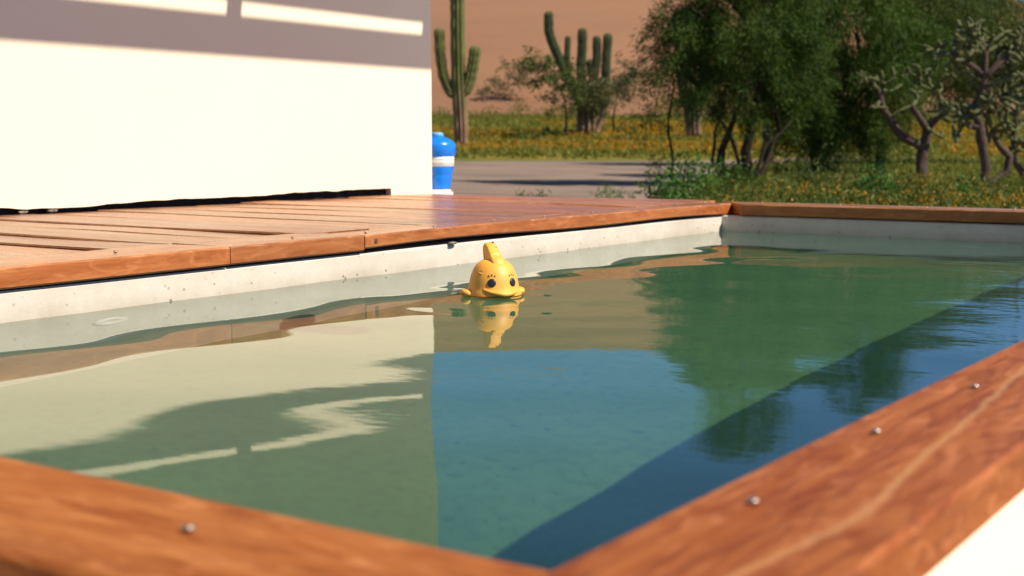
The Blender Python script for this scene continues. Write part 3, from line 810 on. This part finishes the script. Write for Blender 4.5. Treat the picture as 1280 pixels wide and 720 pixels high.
tree('mesquite_tree', 'broad dense dark tree with weeping foliage reaching the ground behind chollas', 'tree',
     [[foot(1098, 28), G(1100, 170, 28), G(1085, 100, 28)], [foot(1018, 29), G(1015, 180, 29), G(1030, 110, 29)]],
     [blob(1055, 20, 28, 66, 58), blob(1085, 90, 28, 56, 48), blob(1025, 105, 28, 48, 44), blob(1008, 160, 28, 24, 34), blob(1045, 172, 28, 26, 30), blob(1078, 150, 28, 36, 34), blob(1100, -30, 29, 54, 52), blob(1092, -95, 29, 34, 50), blob(1030, -50, 29, 42, 40), blob(1130, 40, 29, 44, 54)],
     M['leaf_dark'], M['bark'], 92, 50, .13, .019, .9, .18)
tree('olive_tree', 'lighter olive green tree at the right edge against blue sky', 'tree',
     [[foot(1300, 38), G(1290, 130, 38), G(1240, 70, 38)]],
     [blob(1165, 30, 36, 60, 52), blob(1225, 40, 37, 55, 38), blob(1290, 60, 38, 55, 36), blob(1190, -8, 37, 50, 34), blob(1145, -40, 36, 36, 34), blob(1225, -2, 38, 34, 26), blob(1235, 6, 38, 34, 20), blob(1330, 40, 38, 50, 45), blob(1160, 90, 37, 40, 36), blob(1250, 95, 39, 60, 24)],
     M['leaf_olive'], M['bark'], 95, 26, .13, .026, .6, .22, tr=.12)
tree('thicket_tree', 'dark thicket tree behind the twin trunks by the road', 'tree',
     [[foot(960, 40), G(958, 160, 40), G(950, 110, 40)]],
     [blob(930, 70, 40, 46, 50), blob(975, 60, 40, 50, 56), blob(955, 15, 40, 52, 44), blob(990, 120, 40, 38, 38)],
     M['leaf_olive'], M['bark'], 95, 12, .13, .03, .35, .26, tr=.13)
# hanging sprays to the left of the big tree
tree('small_tree', 'wispy hanging leafy sprays of a slight tree beside the cactus with pale foot', 'tree',
     [[foot(838, 25), G(836, 170, 25), G(842, 110, 25), G(852, 70, 25)]],
     [blob(815, 70, 25, 14, 10), blob(812, 130, 25, 16, 16), blob(806, 155, 25, 11, 14), blob(835, 120, 25, 18, 16), blob(818, 105, 25, 11, 12), blob(812, 195, 25, 7, 9)],
     M['leaf_dark'], M['bark'], 170, 8, .09, .02, .7, .13, tr=.022)
tree('small_tree', 'small round leafed tree on a thin stem left of the many armed cactus', 'tree',
     [[foot(708, 62), G(708, 150, 62), G(702, 115, 62)]],
     [blob(690, 88, 62, 24, 20), blob(676, 78, 62, 16, 12), blob(702, 105, 62, 20, 14), blob(694, 125, 62, 12, 10)],
     M['leaf_olive'], M['bark'], 30, 16, .16, .07, .2, .20, tr=.06)
tree('yellow_shrub', 'yellow green shrub against the right side of the many armed cactus', 'shrub',
     [[foot(768, 66), G(768, 140, 66), G(775, 110, 66)]],
     [blob(778, 100, 66, 20, 16), blob(790, 90, 66, 14, 12), blob(765, 118, 66, 18, 14), blob(740, 112, 64, 20, 20), blob(725, 122, 64, 12, 16), blob(752, 128, 64, 12, 12)],
     M['leaf_dry'], M['bark'], 42, 13, .17, .07, .1, .20, tr=.05)
# shrub standing on the foot of the dune
dp = at(628, 122, 96)
tree('dune_shrub', 'sparse olive shrub alone on the dune between the two tall cacti', 'shrub',
     [[dp - np.array([0, 0, .6]), dp + np.array([.1, 0, .6])]],
     [blob(632, 105, 96, 20, 11), blob(618, 112, 96, 12, 9), blob(648, 100, 96, 12, 8), blob(640, 82, 96, 14, 4)],
     M['leaf_dry'], M['bark'], 12, 12, .22, .09, .0, .26, tr=.04)

def low_bush(name, label, px, d, w, h, leafm, n, per, ll, lw, cat='bush', upright=.3, group=None):
    p = foot(px, d); root = empty(name, p, label, cat, group); k_ = d / 1728
    st = MB(); lv = MB(); cs = []
    for q in range(n):
        a = R.uniform(0, 6.28); r_ = math.sqrt(R.uniform(0, 1)); hh = (1 - .75 * r_ * r_) * R.uniform(.35, 1.0)
        tip = np.array([math.cos(a) * r_ * w * k_ / 2, math.sin(a) * r_ * w * k_ / 2, hh * h * k_])
        if q % 3 == 0: st.tube(bent((tip[0] * .2, tip[1] * .2, 0), tip, 4, .08), [.012, .009, .006, .003], 5)
        cs.append(tip)
    st.build('stem', M['bark'], root); lv.quads(leaves(cs, per, .10 * w * k_, ll, lw, 0, None, upright))
    lv.build('foliage', leafm, root); return root
low_bush('green_bush', 'bright green broad leafed bush at the deck corner before the twin trunks', 862, 15.5, 105, 70, M['leaf_bright'], 60, 26, .075, .035)
low_bush('green_bush', 'bright leafy clump in the flower bed below the long bent cholla limb', 1092, 14.5, 64, 66, M['leaf_bright'], 44, 26, .06, .028)
low_bush('green_bush', 'small bright leafy clump in the flower bed right of the bent cholla trunk', 1200, 13.5, 56, 62, M['leaf_bright'], 34, 26, .06, .028)
low_bush('dry_bush', 'brownish dry twiggy bush in the shade under the dense dark tree', 1052, 18, 90, 64, M['leaf_dry'], 44, 14, .06, .02)
low_bush('green_bush', 'dark leafy clump at the foot of the dense tree right of twin trunks', 1000, 17, 76, 62, M['leaf_olive'], 40, 22, .07, .028)
low_bush('green_bush', 'dark shaded bush between the bright bush and the twin trunks', 915, 18, 80, 50, M['leaf_dark'], 40, 24, .08, .035)
low_bush('meadow_bush', 'low dark green bush on the meadow left of the thin stem tree', 652, 60, 38, 12, M['leaf_dark'], 26, 14, .2, .09)
low_bush('meadow_bush', 'small very dark bush on the meadow right under the thin stem tree', 686, 62, 26, 13, M['leaf_dark'], 22, 14, .2, .09)
low_bush('weed', 'green weed tuft at the far deck edge left of the others', 668, 17.5, 46, 14, M['leaf_bright'], 18, 12, .09, .02, 'weed')
low_bush('weed', 'sparse weed tuft at the far deck edge near the bright bush', 765, 18.5, 60, 14, M['leaf_bright'], 16, 10, .09, .02, 'weed')
low_bush('orange_bush', 'tiny orange blooming bush on the meadow between the chollas', 1213, 52, 8, 7, leafmat('orange_bloom', (.55, .12, .02), (.65, .17, .03), (.7, .22, .04)), 8, 10, .08, .06)

# ------------------------------------------------------------------ cacti
def cactus_mat(name, g1, g2, h0, h1):
    t = NT(name); oc = t.coord('Object'); sx = t.n('ShaderNodeSeparateXYZ'); t.link(oc, sx.inputs[0])
    n1 = t.noise(oc, 2.2, 4); n2 = t.noise(t.mapping(oc, (6, 6, 1.2)), 2, 4)
    c = t.ramp(n1, [(.3, g1), (.7, g2)])
    c = t.mix(t.rng(n2, .55, .75, 0, .5), c, (.20, .15, .07, 1))
    wv = t.math('ADD', sx.outputs[2], t.math('MULTIPLY', n1, .8))
    c = t.mix(t.rng(wv, h0, h1, 1, 0), c, t.ramp(n2, [(.3, (.15, .085, .05)), (.7, (.36, .225, .135))]))
    t.pbr(c, .8, t.bump(n2, .5, .03), .25); return t.m
def col(mb, pts, r, base, d, n=6, top=True):
    """ribbed column through photo points, radius in photo pixels"""
    k_ = d / 1728; P = [at(x, y, d + (z if len(q) > 2 else 0)) for q in pts for x, y, z in [(*q, 0)[:3]]]
    dense = []
    for a, b_ in zip(P[:-1], P[1:]): dense += [a + (b_ - a) * t_ / n for t_ in range(n)]
    dense.append(P[-1]); sm = [dense[0]] + [(dense[i_-1] + 2 * dense[i_] + dense[i_+1]) / 4 for i_ in range(1, len(dense) - 1)] + [dense[-1]]
    rr = [r * k_ * (.86 + .14 * min(1, i_ / 4)) * (1 + .04 * math.sin(i_ * 1.7)) for i_ in range(len(sm))]
    dirn = sm[-1] - sm[-2]; dirn /= np.linalg.norm(dirn)
    for f_, q in ((.45, .9), (.8, .6), (.97, .22)): sm.append(P[-1] + dirn * r * k_ * f_); rr.append(r * k_ * q)
    mb.tube([p - base for p in sm], rr, 40, ribs=10, ribamp=.55)
def cactus(name, label, px, d, arms, mat_):
    base = foot(px, d); root = empty(name, base, label, 'cactus')
    for k_, (nm, pts, r) in enumerate(arms):
        m = MB(); col(m, pts, r, base, d); m.build(nm, mat_, root, smooth=True)
    return root
cactus('tall_cactus', 'tall column cactus with two upright arms beside the white wall', 577, 55,
       [('trunk', [(577, 192), (576, 150), (573, 100), (572, 40), (572, 5), (571, -8)], 7.8),
        ('arm', [(573, 121), (562, 114), (554, 95), (550, 66), (549, 40)], 5.6),
        ('arm', [(575, 119), (584, 110), (589, 95), (592, 78), (594, 63)], 6.4)],
       cactus_mat('cactus_skin', (.085, .10, .028), (.17, .17, .05), 1.4, 3.2))
cactus('tall_cactus', 'old many armed cactus with dark stout trunk in the middle of the meadow', 733, 65,
       [('trunk', [(733, 178), (735, 155), (734, 135), (731, 112)], 11.5), ('trunk', [(738, 170), (745, 145), (752, 125), (756, 105)], 9), ('arm', [(740, 160), (752, 135), (757, 105), (758, 75), (760, 46)], 5.0),
        ('arm', [(731, 142), (716, 110), (700, 75), (690, 52), (686, 38), (686, 19)], 5.2), ('arm', [(716, 108), (710, 90), (709, 70), (710, 48)], 3.4),
        ('arm', [(729, 112), (726, 85), (728, 60), (728, 40)], 5.2), ('arm', [(736, 125), (742, 100), (746, 75), (746, 49)], 4.6),
        ('dead_arm', [(740, 100), (739, 90), (737, 78)], 4.0)],
       cactus_mat('old_cactus_skin', (.045, .055, .022), (.10, .105, .04), .6, 2.0))
root = cactus('tall_cactus', 'dark cactus with pale sunlit foot half hidden by the big tree', 866, 58,
       [('trunk', [(867, 170), (866, 140), (858, 110), (853, 60), (852, 20)], 9), ('arm', [(866, 145), (876, 125), (880, 100), (881, 60)], 6)],
       cactus_mat('shady_cactus_skin', (.045, .06, .022), (.09, .10, .035), .9, 1.8))

M['cholla'] = plain('cholla_joint', (.092, .102, .042), .85, .15, 0, .4, 30, .9)
M['cholla_wood'] = plain('cholla_trunk', (.066, .045, .034), .9, .2, 0, .4, 18, .9)
jm = MB()
jm.tube([(0, 0, q / 7) for q in range(8)], [f_ for f_ in (.55, .85, 1, .92, 1.04, .95, .85, .4)], 10, jitter=.6)
jo = jm.build('joint', M['cholla'], None, smooth=True); JOINT = jo.data; bpy.data.objects.remove(jo)
def joint(root, a, b_, r):
    """knobbly cholla joint, every one an object sharing the same mesh"""
    v = Vector(b_ - a); o = bpy.data.objects.new('joint', JOINT); COL.objects.link(o); o.parent = root
    o.location = a; o.rotation_euler = (v.to_track_quat('Z', 'Y').to_matrix() @ Matrix.Rotation(R.uniform(0, 6.28), 3, 'Z')).to_euler()
    o.scale = (r, r, v.length)
def cholla(label, px, d, limbs, tips):
    base = foot(px, d); root = empty('cholla_cactus', base, label, 'cholla cactus', 'cholla cacti behind the pool'); k_ = d / 1728
    tr_ = MB()
    for pts, r0, r1 in limbs:
        P = [at(x, y, d + dz) for x, y, dz in pts]; dense = []
        for a, b_ in zip(P[:-1], P[1:]): dense += bent(a, b_, 5, .05)[:-1]
        dense.append(P[-1]); n = len(dense)
        tr_.tube([p - base for p in dense], [(r0 + (r1 - r0) * q / (n - 1)) * k_ for q in range(n)], 10, jitter=.28)
    def grow(p, dirn, depth, L):
        for q in range(int(R.integers(1, 4)) if depth else int(R.integers(3, 5))):
            v = dirn * .55 + R.normal(size=3) * .75; v[2] += .18; v /= np.linalg.norm(v)
            e = p + v * L * R.uniform(.7, 1.25); joint(root, p - base, e - base, .029 * R.uniform(.8, 1.15))
            if depth < 2 and R.uniform() < .66: grow(e, v, depth + 1, L * .85)
    for x, y, dz, dx, dy in tips:
        v = RT * dx + np.array([0, 0, -dy]); grow(at(x, y, d + dz), v / (np.linalg.norm(v) + 1e-6), 0, .21)
    tr_.build('trunk', M['cholla_wood'], root, smooth=True)
cholla('cholla cactus with long limb bending left in front of the dense tree', 1152, 24,
       [([(1152, 232, 0), (1152, 205, 0), (1155, 182, 0), (1160, 160, 0)], 8, 5.5), ([(1155, 186, 0), (1135, 175, 0), (1118, 160, .1), (1104, 138, .1), (1098, 112, .1)], 6, 4),
        ([(1160, 165, 0), (1170, 148, 0), (1182, 130, .1)], 5, 3.5), ([(1158, 168, 0), (1148, 145, -.1), (1140, 132, -.1)], 4.5, 3.5)],
       [(1098, 112, .1, -.5, -.7), (1098, 116, .1, .8, -.7), (1100, 125, .1, -1, -.2), (1182, 130, .1, .6, -.6), (1172, 145, .1, .9, .2), (1140, 132, -.1, -.2, -.9), (1158, 158, 0, -.6, -.2), (1165, 112, .2, 0, -1), (1150, 98, .2, -.6, -.8)])
cholla('tall cholla cactus with flat spreading top at the right edge', 1232, 20,
       [([(1226, 238, 0), (1232, 212, 0), (1226, 170, 0), (1222, 148, 0), (1226, 120, 0), (1232, 95, 0)], 6.5, 4.5), ([(1232, 98, 0), (1232, 70, 0), (1228, 52, 0)], 4.5, 3),
        ([(1231, 96, 0), (1250, 78, 0), (1272, 60, .1), (1290, 48, .1)], 5, 3.5), ([(1228, 92, 0), (1212, 80, 0), (1192, 68, .1)], 4, 3), ([(1224, 160, 0), (1208, 155, 0), (1196, 138, .1)], 4.5, 3),
        ([(1228, 232, .1), (1258, 214, .2), (1262, 196, .2), (1246, 178, .2), (1240, 162, .2)], 5, 3.5)],
       [(1228, 52, 0, 0, -1), (1232, 66, 0, .6, -.6), (1192, 68, .1, -.8, -.4), (1206, 76, .1, -.3, -.7), (1290, 48, .1, .7, -.5), (1268, 62, .1, .1, -.9), (1255, 74, .1, .5, -.7), (1196, 138, .1, -.4, -.8), (1206, 152, .1, -.6, -.4),
        (1236, 105, 0, .9, .3), (1215, 60, 0, -.7, -.5), (1240, 48, .1, .4, -.8), (1282, 80, .1, .2, .8), (1262, 110, .1, .6, .2), (1245, 140, .1, .6, -.2), (1250, 125, .1, .7, .6), (1240, 162, .2, .4, -.5), (1228, 118, 0, .8, .2), (1215, 148, 0, -.4, -.5)])
cholla('low cholla cactus with pale drooping joints at the extreme right', 1275, 21,
       [([(1272, 240, 0), (1288, 215, 0), (1296, 190, 0)], 6, 4), ([(1284, 222, 0), (1270, 205, 0), (1266, 175, 0), (1272, 145, 0)], 4.5, 3)],
       [(1272, 145, 0, -.5, -.6), (1270, 160, 0, -.8, .2), (1266, 175, 0, .8, -.3), (1296, 190, 0, -.3, -.9), (1268, 190, 0, .1, .9), (1275, 130, .1, .2, -.7)])

# ------------------------------------------------------------------ wild flowers
M['petal'] = leafmat('yellow_petal', (.36, .155, .008), (.44, .215, .012), (.50, .29, .025), .25)
M['bed_leaf'] = leafmat('bed_leaf', (.040, .060, .012), (.085, .115, .022), (.15, .17, .04), .35)
M['meadow_leaf'] = leafmat('meadow_leaf', (.10, .118, .018), (.165, .170, .030), (.25, .22, .055), .35)
def scatter(n, d0, d1, p0, p1, pw=1.0):
    d = d0 + (d1 - d0) * R.uniform(0, 1, n) ** pw; px = R.uniform(p0, p1, n); lat = (px - 640) / 1728 * d
    x = HF[0] * d + RT[0] * lat; y = HF[1] * d + RT[1] * lat
    return np.stack([x, y, ground_z(x, y)], 1), d, px
def clumpy(p, sc, thr):
    return np.array([mnoise.noise(Vector((q[0] * sc, q[1] * sc, 3.3))) > thr for q in p])
# bed of flowering plants right behind the pool
pl, d, px = scatter(2300, 9.0, 19, 890, 1420, .9)
keep = ~((px < 960) & (d > 17)); pl = pl[keep]
hgt = .08 + .15 * R.uniform(0, 1, len(pl)) + .12 * np.array([mnoise.noise(Vector((q[0] * .6, q[1] * .6, 9))) for q in pl])
c1 = pl + np.stack([0 * hgt, 0 * hgt, hgt * .45], 1); c2 = pl + np.stack([R.normal(size=len(pl)) * .05, R.normal(size=len(pl)) * .05, hgt * .85], 1)
m = MB(); m.quads(leaves(np.concatenate([c1, c2]), 17, .085, .065, .020, 0, None, .5))
tag(m.build('wildflower_plants', M['bed_leaf']), 'green leafy wildflower bed growing behind the pool', 'plants', kind='stuff')
fl = c2[clumpy(c2, .9, -.02)]; fl = np.repeat(fl, 4, 0) + R.normal(size=(len(fl) * 4, 3)) * np.array([.10, .10, .05]); fl[:, 2] += .06
m = MB(); m.quads(leaves(fl, 5, .008, .022, .016, 0, None, .3))
tag(m.build('yellow_flowers', M['petal']), 'yellow wildflower heads over the green bed behind the pool', 'flowers', kind='stuff')
# meadow beyond the road
pl, d, px = scatter(42000, 47, 92, 380, 1500, .9)
m = MB(); m.quads(leaves(pl + np.array([0, 0, .08]), 2, np.array([.15, .15, .05]), .26, .07, 0, None, .9))
tag(m.build('meadow_grass', M['meadow_leaf']), 'green grass of the meadow beyond the gravel road', 'grass', kind='stuff')
pl, d, px = scatter(60000, 46.5, 82, 380, 1500, .8)
pl = pl[clumpy(pl * np.array([1, 1, 1]), .13, .06)]; pd = pl[:, 0] * HF[0] + pl[:, 1] * HF[1]; pl = pl[R.uniform(0, 1, len(pl)) < np.where(pd < 57, .62, np.where((pd > 63) & (pd < 76), .5, .2))]
m = MB(); m.quads(leaves(pl + np.array([0, 0, .20]), 5, np.array([.3, .3, .06]), .075, .055, 0, None, .2))
tag(m.build('meadow_flowers', M['petal']), 'orange yellow flowers carpeting the meadow beyond the gravel road', 'flowers', kind='stuff')
# grass creeping up the foot of the dune
pl, d, px = scatter(30000, 86, 106, 380, 1500); lim = np.array([93 + 10 * mnoise.noise(Vector((a * .011, 2, 5))) + 5 * mnoise.noise(Vector((a * .05, 7, 5))) for a in px]); keep = d < lim
pl, d, px = pl[keep], d[keep], px[keep]
pl[:, 2] = np.maximum(pl[:, 2], [dune_z(a, b_) for a, b_ in zip(px, d)])
m = MB(); m.quads(leaves(pl + np.array([0, 0, .05]), 2, np.array([.3, .3, .03]), .22, .09, 0, None, .9))
tag(m.build('dune_grass', M['meadow_leaf']), 'green grass creeping in patches up the foot of the dune', 'grass', kind='stuff')
# grass tussocks on the verge behind the bed
pl, d, px = scatter(7000, 19, 46, 880, 1500, .9); keep = (d < np.interp(px, [850, 905, 960, 1080, 1180, 1400], [19, 31, 40, 46, 50, 57]) - .5); pl = pl[keep]
m = MB(); m.quads(leaves(pl + np.array([0, 0, .05]), 5, np.array([.10, .10, .04]), .15, .03, 0, None, .9))
tag(m.build('verge_grass', M['meadow_leaf']), 'green grass verge between flower bed and gravel road', 'grass', kind='stuff')
